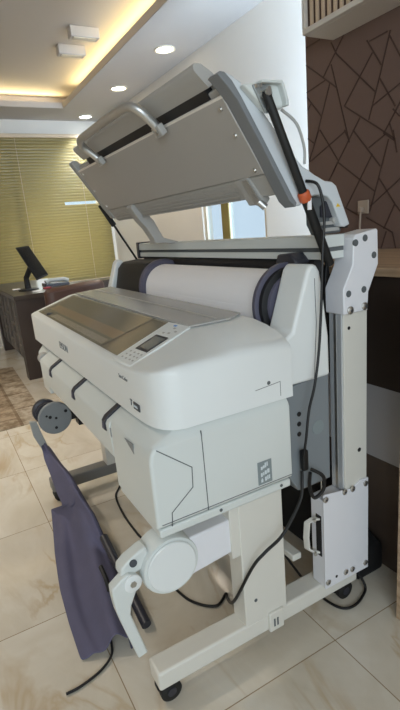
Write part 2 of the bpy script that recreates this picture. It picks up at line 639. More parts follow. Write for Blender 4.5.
for (x, y, lab) in ((-4.62, 1.60, 'small white box spotlight in the ceiling tray, nearer the camera'),
                    (-5.05, 1.60, 'small white box spotlight in the ceiling tray, farther from the camera')):
    t = thing('box_spotlight', lab, 'spotlight', (x, y, TRAY), 'box spotlights on the raised ceiling')
    build('housing', MB().box(x - .05, x + .05, y - .13, y + .13, TRAY - .085, TRAY), M_ceil, t, bevel=.006)
    build('lamp_face', MB().box(x - .035, x + .035, y - .1, y + .1, TRAY - .089, TRAY - .084), M_frame, t)

# ================================================================== SLATTED CABINET
t = thing('slatted_wall_cabinet', 'white wall cabinet with wooden slatted front high on the brown wallpaper', 'cabinet', (-1.2, 1.9, 2.295))
cx0, cx1, cy0, cy1, cz0, cz1 = -2.118, .9, 1.885, WP, 2.295, CEIL - .005
build('carcass', MB().box(cx0, cx1, cy0 + .03, cy1 - .002, cz0, cz1), M_soffit, t)
fr = MB()
fr.box(cx0, cx1, cy0, cy0 + .03, cz0, cz0 + .026)
fr.box(cx0, cx0 + .02, cy0, cy0 + .03, cz0 + .026, cz1)
build('front_frame', fr, M_soffit, t, bevel=.003)
build('back_panel', MB().box(cx0 + .02, cx1, cy0 + .022, cy0 + .03, cz0 + .026, cz1), M_slatback, t)
k = 0
while cx0 + .045 + k * .040 < .86:
    x = cx0 + .045 + k * .040
    build('slat', MB().box(x, x + .018, cy0 + .013, cy0 + .022, cz0 + .026, cz1), M_slat, t)
    k += 1

# outlet and its cord
t = thing('wall_outlet', 'beige square wall outlet on the brown wallpaper above the counter', 'outlet', (-1.905, WP, 1.395))
build('face_plate', MB().box(-1.945, -1.872, WP - .012, WP - .003, 1.397, 1.467), M_outlet, t, bevel=.003)
build('plug', MB().box(-1.92, -1.895, WP - .04, WP - .012, 1.405, 1.432), M_outlet, t, bevel=.004)
build('power_cord', MB().tube(spline([(-1.907, WP - .03, 1.405), (-1.908, WP - .035, 1.33), (-1.91, WP - .03, 1.24), (-1.93, WP - .03, 1.214)]), .005), M_outlet, t)

# ================================================================== COUNTER
t = thing('reception_counter', 'tall counter with light wood worktop and horizontally striped dark front', 'counter', (-.9, 1.6, 0))
build('worktop', MB().box(-2.3, 1.2, 1.36, WP - .004, 1.182, 1.212), M_wood, t, bevel=.003)
build('front_panel', MB().box(-2.28, 1.2, 1.385, 1.42, .765, 1.182), M_darkwood, t)
build('front_panel', MB().box(-2.28, 1.2, 1.385, 1.42, .468, .765), mat('grey_laminate', (176, 174, 176), .4), t, label='pale grey middle band of the counter front')
build('front_panel', MB().box(-2.28, 1.2, 1.385, 1.42, 0, .468), mat('brown_laminate', (84, 72, 64), .4, noise=.1), t)
build('end_panel', MB().box(-2.28, -2.25, 1.42, WP - .004, 0, 1.182), M_darkwood, t)
build('side_fin', MB().box(-.945, .3, 1.2, 1.385, 0, 1.182), M_wood, t, bevel=.002, label='light wood upright panel at the counter corner')

# black bag on the floor at the counter foot
bag = MB()
bag.loft([[(-1.14, y0, 0), (-1.14, y1, 0), (-1.14, y1, .12), (-1.14, y0, .11)] if k == 0 else
          [(x, y0, 0), (x, y1, 0), (x, y1 - .01, h), (x, y0 + .02, h - .01)] for k, (x, y0, y1, h) in enumerate(
          [(-1.14, 1.225, 1.37, .12), (-1.20, 1.21, 1.375, .15), (-1.30, 1.215, 1.375, .22), (-1.42, 1.21, 1.375, .36), (-1.9, 1.21, 1.375, .40), (-2.3, 1.22, 1.37, .36)])])
tag(build('black_bag', bag, M_bag, bevel=.02, seg=3), 'black soft bag on the floor between the printer back and the striped counter', 'bag')

# ================================================================== FAR SIDE: blinds, desk, chair, rug
XB = XF + .045
bl = thing('venetian_blind', 'gold venetian blind covering the far window above the desk', 'blind', (XB, 1.3, .80))
build('head_rail', MB().box(XB - .03, XB + .025, -.9, 2.56, 2.785, 2.835), M_slat, bl, bevel=.004)
sl = MB()
z = .80
pitch_z = .0395
i = 0
while z < 2.78:
    y1 = 2.56
    tilt = .0095
    if 1.875 < z < 1.915:
        segs = [(-.9, 1.90)]
    else:
        segs = [(-.9, 2.56 if z > 1.9 else 2.55)]
    for (ya, yb) in segs:
        sl.loft([[(XB - .009, y, z + .0205), (XB + .004, y, z + .010), (XB + .009, y, z - .004), (XB + .005, y, z - .020), (XB + .004, y, z - .020), (XB + .008, y, z - .004), (XB + .003, y, z + .0095), (XB - .010, y, z + .020)] for y in (ya, yb)])
    z += pitch_z
    i += 1
build('slats', sl, M_blind, bl)
co = MB()
for y in (-.3, .55, 1.35, 2.2):
    co.cyl((XB + .014, y, .8), (XB + .014, y, 2.79), .0025, 6)
build('cords', co, M_slat, bl)
build('bottom_rail', MB().box(XB - .012, XB + .014, -.9, 2.55, .775, .797), M_slat, bl, bevel=.003)
wl = MB().cyl((XB + .03, .62, 1.3), (XB + .03, .62, 2.75), .004, 8)
build('tilt_wand', wl, M_frame, bl)
# narrow blind slat strip hanging in the back window
tag(build('narrow_blind', MB().prism([(-4.13 + .005 * 0, 0), (-4.0, 0), (-4.0, .012), (-4.13, .012)], 1.05, 2.1, 'z'), M_blind), 'x', 'blind')
nb = bpy.data.objects['narrow_blind']
nb.location = Vector((-4.065, WB - .02, 1.0)) * S
tag(nb, 'narrow gold blind strip hanging in the back window seen under the scanner lid', 'blind')

# credenza under the blinds
t = thing('low_cabinet', 'dark low cabinet under the blinds behind the brown chair', 'cabinet', (-7.0, 1.9, 0))
build('carcass', MB().box(-7.21, -6.85, 1.50, 2.56, 0, .76), M_desk, t)
build('top', MB().box(-7.215, -6.82, 1.48, 2.57, .76, .79), M_desktop, t, bevel=.004)
for a, b in ((1.52, 1.85), (1.87, 2.19), (2.21, 2.54)):
    d = build('door', MB().box(-6.85, -6.835, a, b, .05, .74), M_desk, t, bevel=.003)
    build('door_handle', MB().box(-6.835, -6.82, b - .05, b - .04, .4, .52), M_alu, d)

# desk
t = thing('office_desk', 'dark wood office desk with a lattice front panel by the blinds', 'desk', (-6.1, 1.0, 0))
dk = MB().box(-7.12, -5.15, .69, 1.45, .85, .895)
build('desk_top', dk, M_desktop, t, bevel=.003)
build('side_panel', MB().box(-5.185 - .12, -5.165, .70, .852, 0, .85), M_desk, t)
build('side_panel', MB().box(-7.08, -6.96, .70, .84, 0, .85), M_desk, t)
build('end_apron', MB().box(-5.22, -5.17, .852, 1.42, .08, .85), M_desk, t)
build('front_panel', MB().box(-6.96, -5.305, .735, .755, .16, .85), M_desk, t)
la = MB()
for k in range(5):
    a = -6.9 + k * .32
    la.box(a, a + .02, .72, .736, .2, .82)
    la.box(a, a + .3, .72, .736, .3 + .1 * (k % 2), .32 + .1 * (k % 2))
    la.box(a, a + .3, .72, .736, .62 - .1 * (k % 2), .64 - .1 * (k % 2))
build('lattice', la, M_lattice, t)

# monitor
def rotz_pts(pts, c, a):
    return [(c[0] + (x - c[0]) * cos(a) - (y - c[1]) * sin(a), c[1] + (x - c[0]) * sin(a) + (y - c[1]) * cos(a), z) for x, y, z in pts]


t = thing('computer_monitor', 'black computer monitor tilted on a stand on the dark desk', 'monitor', (-5.62, .95, .895))
A, Bq, Cq, D = [(-5.62, 0.867, 1.369), (-5.62, 1.005, 1.377), (-5.48, 1.137, 1.051), (-5.48, 1.006, 1.007)]
nrm = (Vector(Bq) - Vector(A)).cross(Vector(D) - Vector(A)).normalized() * .025
if nrm.x < 0:
    nrm = -nrm
bk = MB().loft([[A, Bq, Cq, D], [tuple(Vector(p) - nrm) for p in (A, Bq, Cq, D)]])
build('display', bk, M_black, t, bevel=.004)
cen = (Vector(A) + Vector(Bq) + Vector(Cq) + Vector(D)) / 4
sc = [cen + (Vector(p) - cen) * .93 + nrm * .06 for p in (A, Bq, Cq, D)]
sc2 = [cen + (Vector(p) - cen) * .93 - nrm * .02 for p in (A, Bq, Cq, D)]
build('screen', MB().loft([[tuple(p) for p in sc], [tuple(p) for p in sc2]]), mat('monitor_screen', (26, 27, 28), .2), t)
sx, sy = -5.64, .93
build('neck', MB().tube([(sx - .02, sy, .905), (sx - .03, sy, 1.03), tuple(cen - nrm * 1.2)], [.035, .03, .03], 8), M_black, t)
build('base', MB().lathe_z(sx, sy, [(.896, .11), (.908, .11), (.916, .08)]), M_black, t)

# desk phone, red pad, cards
t = thing('desk_phone', 'grey and white desk phone right of the monitor', 'phone', (-5.75, 1.25, .895))
build('phone_body', MB().prism([(1.12, .896), (1.40, .896), (1.40, .925), (1.12, .94)], -5.85, -5.66, 'x'), M_dark, t, bevel=.006)
build('handset', MB().tube([(-5.66, 1.13, .95), (-5.67, 1.18, .972), (-5.68, 1.34, .968), (-5.69, 1.39, .945)], [.028, .024, .024, .028], 10), M_armgrey, t)
tag(build('red_pad', MB().box(-5.58, -5.50, 1.07, 1.15, .896, .912), mat('red_card', (150, 42, 46), .5), bevel=.003), 'small red pad between the monitor and the desk phone', 'pad')
tag(build('white_card', MB().box(-5.42, -5.34, .92, 1.02, .896, .902), M_paper), 'white card lying on the desk corner in front of the monitor', 'card')
tag(build('white_card', MB().box(-5.98, -5.88, .80, .88, .896, .902), M_paper), 'white card lying on the desk left of the monitor stand', 'card')

# office chair (brown leather)
t = thing('office_chair', 'brown leather office chair beside the dark desk end', 'chair', (-4.55, 1.15, 0))
bb = MB()
ys = [.865, .89, .95, 1.15, 1.33, 1.40, 1.43]
secs = []
for k, y in enumerate(ys):
    w = (.025, .045, .055, .06, .055, .045, .025)[k]
    top = (.955, .98, .99, 1.00, 1.012, 1.01, .985)[k]
    secs.append([(-4.5 - w, y, .5), (-4.5 + w, y, .5), (-4.5 + w, y, top - .03), (-4.5 + w * .5, y, top), (-4.5 - w * .5, y, top), (-4.5 - w, y, top - .03)])
build('backrest', bb.loft(secs), M_leather, t, bevel=.01)
build('seat', MB().box(-5.05, -4.55, .88, 1.42, .44, .53), M_leather, t, bevel=.03, seg=3)
build('gas_column', MB().cyl((-4.8, 1.15, .1), (-4.8, 1.15, .45), .03, 12), M_black, t)
for k in range(5):
    a = k * 2 * pi / 5 + .3
    lg = build('leg', MB().tube([(-4.8, 1.15, .12), (-4.8 + .3 * cos(a), 1.15 + .3 * sin(a), .085)], [.025, .018], 8), M_black, t)
    build('caster', MB().lathe_x(1.15 + .3 * sin(a), .035, [(-4.8 + .3 * cos(a) - .025, .034), (-4.8 + .3 * cos(a) + .025, .034)], 16), M_black, lg)
for y in (.87, 1.40):
    build('armrest', MB().tube(spline([(-4.58, y, .5), (-4.62, y, .7), (-4.75, y, .73), (-4.98, y, .72)], 4), .022, 8), M_black, t)

tag(build('patchwork_rug', MB().prism([(-6.4, -1.6), (-3.80, -1.6), (-3.86, .60), (-5.9, .635)], .0, .008, 'z'), M_rug),
    'beige and brown patchwork rug on the tiles left of the printer', 'rug')

# ================================================================== PRINTER
PR = thing('large_format_printer', 'large white floor-standing plotter printer with its scanner lid raised', 'printer', (-1.84, .75, 0))

# ---- stand
def stand_side(x0, x1, m, ml):
    ft = build('stand_foot', MB().box(x0, x1, .352, 1.175, .066, .131), m, PR, bevel=.008, seg=3)
    lg = build('stand_leg', MB().box(x0 + .002, x1 + .002, .67, .838, .128, .66), ml, PR, bevel=.004)
    return ft, lg


ft, lg = stand_side(-1.177, -1.10, M_standwhite, M_standwhite)
stand_side(-2.58, -2.50, M_footgrey, M_standwhite)  # left foot greyer: shade under the printer is put into its colour
build('foot_bracket', MB().box(-1.12, -1.088, .756, .816, .066, .14), M_standwhite, ft, bevel=.004)
br_ = MB()
for y in (.772, .785):
    br_.box(-1.0895, -1.0865, y, y + .006, .085, .115)
build('bracket_slot', br_, M_seam, ft)
build('cable_hole', MB().cyl((-1.10, .712, .215), (-1.0965, .712, .215), .006, 12), M_seam, lg)


def caster(xc, yc, lab=None):
    r = .035
    c = build('caster', MB().lathe_x(yc, r, [(xc - .03, r * .8), (xc - .026, r), (xc - .008, r), (xc - .004, r * .75), (xc + .004, r * .75), (xc + .008, r), (xc + .026, r), (xc + .03, r * .8)], 28), M_rubber, PR)
    build('caster_hub', MB().lathe_x(yc, r, [(xc - .032, .015), (xc + .032, .015)], 16), M_dark, c)
    build('caster_fork', MB().prism([(yc - .03, .068), (yc + .03, .068), (yc + .034, .05), (yc + .008, .036), (yc - .008, .036), (yc - .03, .055)], xc - .007, xc + .007, 'x'), M_dark, c)


for x in (-1.138, -2.54):
    caster(x, .392)
    caster(x, 1.125)
build('cross_beam', MB().box(-2.5, -1.178, .935, .975, .205, .23), M_standwhite, PR, bevel=.004)
build('cross_beam', MB().box(-2.5, -1.178, .71, .80, .50, .58), M_standwhite, PR, bevel=.004)
build('rear_tray', MB().box(-2.48, -1.12, .93, 1.05, .525, .54), M_footgrey, PR, bevel=.003)

# ---- lower cabinet (right) and front output panel
cab = MB()
prof0 = [(.386, .64), (.386, .835), (.39, .855), (.40, .872), (.475, .907), (.838, .907), (.838, .64)]
secs = []
for x, dz in ((-1.343, 0), (-1.06, 0), (-1.046, -.004), (-1.04, -.012)):
    s = []
    for y, z in prof0:
        if x > -1.05 and z > .9:
            z = .872 if x > -1.043 else .888
        s.append((x, y if not (x > -1.043 and y < .41) else y + .006, z if z > .7 else z - dz))
    secs.append(s)
cabo = build('ink_cabinet', cab.loft(secs), M_cab, PR, bevel=.006, seg=3)
# seams of the ink cover on the end face, thin recess lines
def path_strip(mb, pts, w, xp, d=.0015):
    for a, b in zip(pts, pts[1:]):
        a, b = Vector((0, *a)), Vector((0, *b))
        t = (b - a).normalized()
        p = Vector((0, -t.z, t.y)) * w
        e = t * w * .6
        v = [a - e + p, b + e + p, b + e - p, a - e - p]
        mb.loft([[(xp - .003, q.y, q.z) for q in v], [(xp + d, q.y, q.z) for q in v]])


sm = MB()
path_strip(sm, [(.408, .868), (.502, .791), (.499, .733), (.431, .681), (.428, .643)], .0013, -1.04, .0006)
path_strip(sm, [(.539, .884), (.540, .648)], .0013, -1.04, .0006)
path_strip(sm, [(.40, .655), (.835, .655)], .001, -1.04, .0006)
build('cover_seam', sm, M_seam, cabo)
lip = MB()
lip.box(-1.343, -1.042, .392, .832, .615, .6405)
build('bottom_lip', lip, M_cab, cabo, bevel=.005)
for y in (.55, .765):
    build('lip_screw', MB().cyl((-1.043, y + .03, .63), (-1.0405, y + .03, .63), .005, 12), M_seam, cabo)
# sticker with three rows of light marks
stk = build('printed_sticker', MB().box(-1.041, -1.0392, .711, .761, .66, .733), M_sticker, cabo)
mk = MB()
for (y0, y1, z0, z1) in ((.722, .728, .708, .718), (.729, .735, .711, .72), (.736, .741, .712, .727), (.743, .747, .715, .728),
                         (.721, .727, .686, .698), (.729, .733, .689, .699), (.735, .742, .69, .702), (.744, .752, .692, .705),
                         (.721, .728, .668, .677), (.723, .726, .677, .681), (.735, .741, .669, .682), (.743, .747, .671, .684), (.749, .753, .672, .685)):
    mk.box(-1.0393, -1.0385, y0, y1, z0 - .001, z1 - .001)
build('sticker_marks', mk, M_stickerwhite, cabo)

# output panel in the middle and left
fp = MB()
prof1 = [(.386, .735), (.382, .842), (.388, .853), (.475, .905), (.70, .905), (.70, .735)]
fpo = build('output_panel', fp.prism(prof1, -2.37, -1.343, 'x'), M_cab, PR, bevel=.003, seg=2)
for x in (-2.05, -1.70, -1.366):
    build('grip_dimple', MB().prism([(x - .03, .830), (x + .03, .836), (x + .03, .806)], .3840, .3862, 'y'), M_disc, fpo)
build('grip_dimple', MB().prism([(-1.215, .848), (-1.15, .852), (-1.15, .822)], .3850, .3872, 'y'), M_disc, cabo)
for x in (-2.135, -1.752, -1.385):
    g = MB()
    g.prism([(.376, .820), (.386, .812), (.388, .846), (.392, .853), (.478, .904), (.476, .914), (.388, .862), (.378, .848)], x - .013, x + .013, 'x')
    gd = build('paper_guide', g, M_dark, PR, bevel=.002)
    build('guide_highlight', MB().prism([(.3745, .824), (.377, .824), (.379, .846), (.3765, .846)], x - .007, x + .007, 'x'), M_purple, gd)
build('side_knob', MB().lathe_x(.41, .845, [(-2.43, .02), (-2.42, .028), (-2.37, .028)], 20), M_lidgrey, PR)
ls = MB()
ls.prism([(.42, .64), (.42, .84), (.47, .90), (.858, .90), (.858, .64)], -2.60, -2.45, 'x')
build('left_cabinet', ls, M_cab, PR, bevel=.006)
build('body_core', MB().box(-2.45, -1.343, .52, .85, .64, .735), M_footgrey, PR)

# ---- top cover
secs = []
ST = [  # x, y front, z crease, z break, z back
    (-2.640, .440, 1.026, 1.10, 1.105), (-2.635, .428, 1.039, 1.107, 1.114), (-2.62, .421, 1.045, 1.112, 1.121), (-2.55, .42, 1.045, 1.113, 1.122),
    (-1.42, .42, 1.036, 1.11, 1.12), (-1.30, .42, 1.039, 1.11, 1.12), (-1.20, .42, 1.045, 1.108, 1.118), (-1.13, .423, 1.053, 1.099, 1.107),
    (-1.09, .43, 1.058, 1.091, 1.096), (-1.062, .443, 1.064, 1.082, 1.085), (-1.046, .46, 1.066, 1.076, 1.078), (-1.037, .478, 1.060, 1.068, 1.070), (-1.032, .494, 1.045, 1.055, 1.058)]
for x, yf, zc, zb, zk in ST:
    yb = .64
    secs.append([(x, yf, .907), (x, yf - .0, .93), (x, yf, zc - .012), (x, yf + .0025, zc - .004), (x, yf + .009, zc), (x, yf + .022, zc + .005),
                 (x, yb - .01, zb - .002), (x, yb + .015, zb + .002), (x, .838, zk), (x, .845, zk - .01), (x, .845, .907)])
cov = build('top_cover', MB().loft(secs), M_white, PR, smooth=50)
# seam below the cover, brand lettering, small marks
build('brand_letters', text_bm('EPSON', .042, (-2.035, .4190, .962), (1, 0, 0), (0, 0, 1), .0008, stretch=1.08), M_brand, cov)
build('model_letters', text_bm('SureColor', .017, (-1.295, .4190, 1.003), (1, 0, 0), (0, 0, 1), .0005), M_brand, cov)
build('series_letters', text_bm('T', .026, (-1.222, .4187, .938), (1, 0, 0), (0, 0, 1), .001), M_ink, cov)
bd = build('badge', MB().box(-1.197, -1.155, .4180, .4205, .934, .954), M_ink, cov)
build('badge_letters', text_bm('SERIES', .010, (-1.194, .4178, .940), (1, 0, 0), (0, 0, 1), .0008), M_stickerwhite, cov)
hs = MB()
path_strip(hs, [(.715, .955), (.801, .962), (.801, .919)], .0009, -1.0325, .0006)
hs.cyl((-1.033, .761, .967), (-1.0318, .761, .967), .006, 12)
build('hatch_outline', hs, M_seam, cov)

# smoked window on the sloping front, with the carriage rail inside
def top_pt(x, y, h=0.0):
    z = 1.041 + (y - .44) / (.64 - .44) * (1.11 - 1.041) if y < .64 else 1.11 + (y - .64) / .22 * .010
    return (x, y, z + h + .0085 * min(1, max(0, (-1.42 - x) / 1.13)))


def top_slab(mb, quad, h0, h1):
    mb.loft([[top_pt(x, y, h0) for x, y in quad], [top_pt(x, y, h1) for x, y in quad]])
    return mb


wn = top_slab(MB(), [(-2.555, .450), (-1.36, .447), (-1.34, .640), (-2.515, .632)], .0035, .0055)
well = top_slab(MB(), [(-2.555, .450), (-1.36, .447), (-1.34, .640), (-2.515, .632)], .0004, .0008)
wo = build('smoked_window', wn, M_smoke, PR)
ins = top_slab(MB(), [(-2.55, .452), (-1.365, .449), (-1.345, .638), (-2.515, .63)], .0006, .0012)
build('window_well', ins, mat('window_well_brown', (152, 146, 130), .6, noise=.1, nscale=5), wo)
rl = top_slab(MB(), [(-2.50, .498), (-1.52, .498), (-1.51, .54), (-2.47, .54)], .0014, .002)
build('carriage_rail', rl, mat('rail_copper', (206, 178, 142), .4, metal=.2), wo)
rl2 = top_slab(MB(), [(-2.33, .462), (-1.56, .46), (-1.56, .486), (-2.30, .486)], .0014, .002)
build('platen_strip', rl2, M_wallwhite, wo)
sp = top_slab(MB(), [(-1.535, .447), (-1.527, .447), (-1.492, .638), (-1.50, .638)], .0056, .0062)
build('window_seam', sp, M_dark, wo)
build('window_latch', MB().lathe_z(-2.38, .475, [(1.058, .022), (1.066, .02)], 20), M_dark, wo)
# clear rear paper cover
cc = top_slab(MB(), [(-2.53, .645), (-1.26, .645), (-1.235, .78), (-1.27, .84), (-2.52, .84)], .003, .009)
cco = build('rear_paper_cover', cc, M_clear, PR, bevel=.0015)
cs = top_slab(MB(), [(-2.5, .742), (-1.27, .742), (-1.27, .752), (-2.5, .752)], .0092, .0105)
build('cover_ridge', cs, M_lidgrey, cco)
# control panel
cpq = [(-1.362, .428), (-1.226, .432), (-1.256, .650), (-1.388, .640)]
cp = MB()
cp.loft([[top_pt(x, max(y, .43), .0) for x, y in cpq], [top_pt(x, y, .008) for x, y in cpq]])
cpo = build('control_panel', cp, M_white, PR, bevel=.004)


def cp_pt(u, v, h=.0085):
    a = Vector(top_pt(*cpq[0], h)); b = Vector(top_pt(*cpq[1], h)); c = Vector(top_pt(*cpq[2], h)); d = Vector(top_pt(*cpq[3], h))
    return tuple((a * (1 - u) + b * u) * (1 - v) + (d * (1 - u) + c * u) * v)


def cp_patch(mb, u0, u1, v0, v1, h0=.0076, h1=.0092):
    q = [(u0, v0), (u1, v0), (u1, v1), (u0, v1)]
    mb.loft([[cp_pt(u, v, h0) for u, v in q], [cp_pt(u, v, h1) for u, v in q]])
    return mb


scf = build('screen_frame', cp_patch(MB(), .30, .88, .30, .66, .0076, .0098), M_dark, cpo)
build('screen', cp_patch(MB(), .38, .82, .35, .62, .0094, .0104), M_screen, cpo)
bt = MB()
for u in (.25, .45, .65, .8):
    for v in (.08, .15, .22):
        cp_patch(bt, u, u + .06, v, v + .025)
for u, v in ((.4, .72), (.6, .74), (.55, .86), (.75, .8)):
    cp_patch(bt, u, u + .08, v, v + .03)
build('button', bt, M_lidgrey, cpo)
build('status_light', cp_patch(MB(), .42, .54, .92, .95), mat('status_blue', (90, 140, 200), .4), cpo)

# ---- rear body: trough, holders, wings
rb = MB()
rb.prism([(.86, .62), (.86, .907), (1.04, .925), (1.04, .55), (.90, .55)], -2.55, -1.09, 'x')
rbo = build('rear_body', rb, mat('rear_panel_grey', (126, 132, 136), .45), PR, bevel=.004)  # darker grey carries the shading from wing and cabinet
hol = MB()
for y, z in ((.913, .814), (.912, .781), (.911, .747)):
    hol.cyl((-1.09, y, z), (-1.0885, y, z), .008, 12)
build('port_hole', hol, M_black, rbo)
build('round_knockout', MB().cyl((-1.09, .99, .748), (-1.0888, .99, .748), .024, 20), M_sticker, rbo)
tro = MB()
tro.prism([(.86, .925), (.86, 1.08), (.872, 1.08), (.90, .985), (1.09, .985), (1.115, 1.25), (1.13, 1.25), (1.13, .925)], -2.50, -1.17, 'x')
build('roll_trough', tro, M_black, PR, bevel=.003)
wg = [(.85, .924), (.85, 1.07), (.878, 1.085), (.940, 1.255), (.955, 1.272), (.975, 1.27), (.988, 1.25), (1.0, 1.18), (1.018, 1.05), (1.02, .924)]
wr = build('right_wing', MB().prism(wg, -1.178, -1.062, 'x'), M_white, PR, bevel=.014, seg=4)
ws = MB()
path_strip(ws, [(.955, .93), (.968, 1.10), (.965, 1.23)], .001, -1.062, .0006)
build('wing_seam', ws, M_seam, wr)
build('left_wing', MB().prism([(y - .045, z) for y, z in wg], -2.605, -2.545, 'x'), M_white, PR, bevel=.012, seg=3)
lh = MB()
lh.prism([(.868, 1.10), (.90, 1.225), (.93, 1.258), (1.03, 1.265), (1.10, 1.10)], -2.545, -2.20, 'x')
lho = build('left_roll_holder', lh, M_black, PR, bevel=.01)
build('holder_screw', MB().cyl((-2.36, .905, 1.20), (-2.36, .90, 1.202), .006, 10), M_steel, lho)
build('top_bar', MB().tube([(-2.50, 1.06, 1.252), (-1.15, 1.06, 1.252)], .022, 16), M_black, PR)
build('bar_latch', MB().prism([(-1.275, 1.265), (-1.262, 1.295), (-1.20, 1.30), (-1.172, 1.275), (-1.172, 1.262)], .99, 1.05, 'y'), M_dark, PR, bevel=.006)

# roll flanges
for xs, sgn in ((-1.234, 1), (-2.122, -1)):
    f = MB()
    f.lathe_x(.983, 1.142, [(xs, .122), (xs + .012 * sgn, .131), (xs + .026 * sgn, .131), (xs + .028 * sgn, .122)], 48)
    fo = build('roll_flange', f, M_purple, PR, smooth=30)
    build('flange_ring', MB().lathe_x(.983, 1.142, [(xs + .026 * sgn, .117), (xs + .044 * sgn, .117), (xs + .046 * sgn, .108)], 40), M_black, fo)
    build('flange_hub', MB().lathe_x(.983, 1.142, [(xs + .044 * sgn, .098), (xs + .054 * sgn, .094)], 40), M_purple, fo)

# ---- scanner post, brackets, hinge bar
def post(xo, sg):
    """xo outer plane, sg +1: outer faces +x"""
    def X(d):
        return xo - sg * d
    a, b = sorted((X(.006), X(.066)))
    p = build('scanner_post', MB().box(a, b, 1.098, 1.202, .48, 1.18), M_standwhite if sg > 0 else M_alu, PR, bevel=.002)
    a2, b2 = sorted((X(.012), X(.062)))
    fr_ = MB()
    fr_.box(a2, b2, 1.092, 1.0985, .48, 1.16)
    fo = build('post_extrusion', fr_, M_satin, p)
    a3, b3 = sorted((X(.032), X(.042)))
    build('extrusion_groove', MB().box(a3, b3, 1.0905, 1.0925, .48, 1.16), M_steel, p)
    pr = [(1.086, 1.102), (1.085, 1.181), (1.125, 1.251), (1.13, 1.330), (1.14, 1.341), (1.228, 1.352), (1.233, 1.347), (1.237, 1.243), (1.194, 1.160), (1.190, 1.102)]
    a4, b4 = sorted((X(-.008), X(.072)))
    bk_ = build('post_bracket', MB().prism(pr, a4, b4, 'x'), M_boxwhite, PR, bevel=.006, seg=3)
    xf = X(-.008)
    for y, z in ((1.137, 1.316), (1.177, 1.327), (1.216, 1.272), (1.106, 1.165), (1.172, 1.17)):
        build('bolt_recess', MB().cyl((xf - sg * .003, y, z), (xf + sg * .0012, y, z), .0105, 16), M_seam, bk_)
    for y, z in ((1.112, 1.113), (1.174, 1.117)):
        s_ = build('bracket_screw', MB().lathe_x(y, z, [(xf, .0125), (xf + sg * .004, .0125), (xf + sg * .007, .008)], 16), M_steel, bk_)
        build('screw_socket', MB().cyl((xf + sg * .0065, y, z), (xf + sg * .0078, y, z), .0045, 6), M_ink, bk_)
    # base box
    a5, b5 = sorted((X(.005), X(.069)))
    bx = MB()
    bx.box(a5, b5, .996, 1.204, .131, .478)
    bo = build('post_base_box', bx, M_boxwhite, PR, bevel=.004)
    a6, b6 = sorted((X(-.0005), X(.006)))
    cv = build('box_cover', MB().prism([(.993, .131), (.993, .503), (1.003, .504), (1.06, .495), (1.13, .482), (1.165, .503), (1.204, .50), (1.204, .127)], a6, b6, 'x'), M_boxwhite, PR, bevel=.002)
    xf = X(-.0005)
    for y, z in ((1.0, .487), (1.087, .485), (1.125, .483), (1.188, .482), (1.004, .157), (1.089, .160), (1.121, .157), (1.188, .154)):
        s_ = build('cover_screw', MB().lathe_x(y, z, [(xf, .0105), (xf + sg * .004, .0105), (xf + sg * .006, .007)], 16), M_steel, cv)
        build('screw_socket', MB().cyl((xf + sg * .0055, y, z), (xf + sg * .0068, y, z), .004, 6), M_ink, cv)
    build('cover_hole', MB().cyl((xf - sg * .001, 1.045, .162), (xf + sg * .0006, 1.045, .162), .0055, 12), M_black, cv)
    return p, bo


po, bo = post(-1.075, 1)
build('post_hole', MB().cyl((-1.082, 1.166, .616), (-1.0805, 1.166, .616), .008, 12), M_black, po)
build('post_hole', MB().cyl((-1.082, 1.121, 1.053), (-1.0805, 1.121, 1.053), .006, 12), M_black, po)
post(-2.605, -1)
# pull handle in the box front
sl_ = build('handle_slot', MB().box(-1.117, -1.092,   .9935, .9965, .255, .415), M_black, bo)
hh = MB()
hp = [(-1.105, .993, .402), (-1.112, .977, .402), (-1.123, .960, .390), (-1.127, .957, .33), (-1.127, .960, .283), (-1.118, .977, .268), (-1.107, .993, .268)]
secs = []
for i, (x, y, z) in enumerate(hp):
    p = Vector((x, y, z))
    t = (Vector(hp[min(i + 1, 6)]) - Vector(hp[max(i - 1, 0)])).normalized()
    side = Vector((1, .35, 0)).normalized()
    n = t.cross(side).normalized()
    secs.append([tuple(p + side * .011 + n * .004), tuple(p - side * .011 + n * .004), tuple(p - side * .011 - n * .004), tuple(p + side * .011 - n * .004)])
hho = build('pull_handle', hh.loft(secs), M_standwhite, PR, bevel=.002)
for z in (.402, .268):
    build('handle_screw', MB().cyl((-1.108, .978, z), (-1.100, .974, z), .006, 10), M_steel, hho)
build('box_pin', MB().tube([(-1.09, 1.0, .50), (-1.092, 1.0, .535), (-1.094, 1.002, .57)], [.004, .002, .002], 8), M_steel, bo)

hb = MB()
hb.prism([(1.04, 1.31), (1.04, 1.342), (1.048, 1.346), (1.12, 1.346), (1.12, 1.31)], -2.56, -1.095, 'x')
hbo = build('hinge_bar', hb, M_cab, PR, bevel=.002)
build('bar_slot', MB().box(-2.56, -1.10, 1.05, 1.12, 1.297, 1.31), M_seam, hbo)
build('bar_lower_lip', MB().box(-2.56, -1.10, 1.043, 1.12, 1.275, 1.297), M_cab, hbo)
hm = MB()
hm.box(-2.572, -2.545, 1.035, 1.125, 1.265, 1.352)
build('bar_end_cap', hm, M_dark, hbo)

# ---- scanner lid, profile in its own (s along the lid, t through it)
def L(s, t):
    return (.731 + .541 * s + .841 * t, 1.715 - .841 * s + .541 * t)


def lprism(prof, x0, x1):
    return MB().prism([L(s, t) for s, t in prof], x0, x1, 'x')


def lpt(x, s, t):
    y, z = L(s, t)
    return (x, y, z)


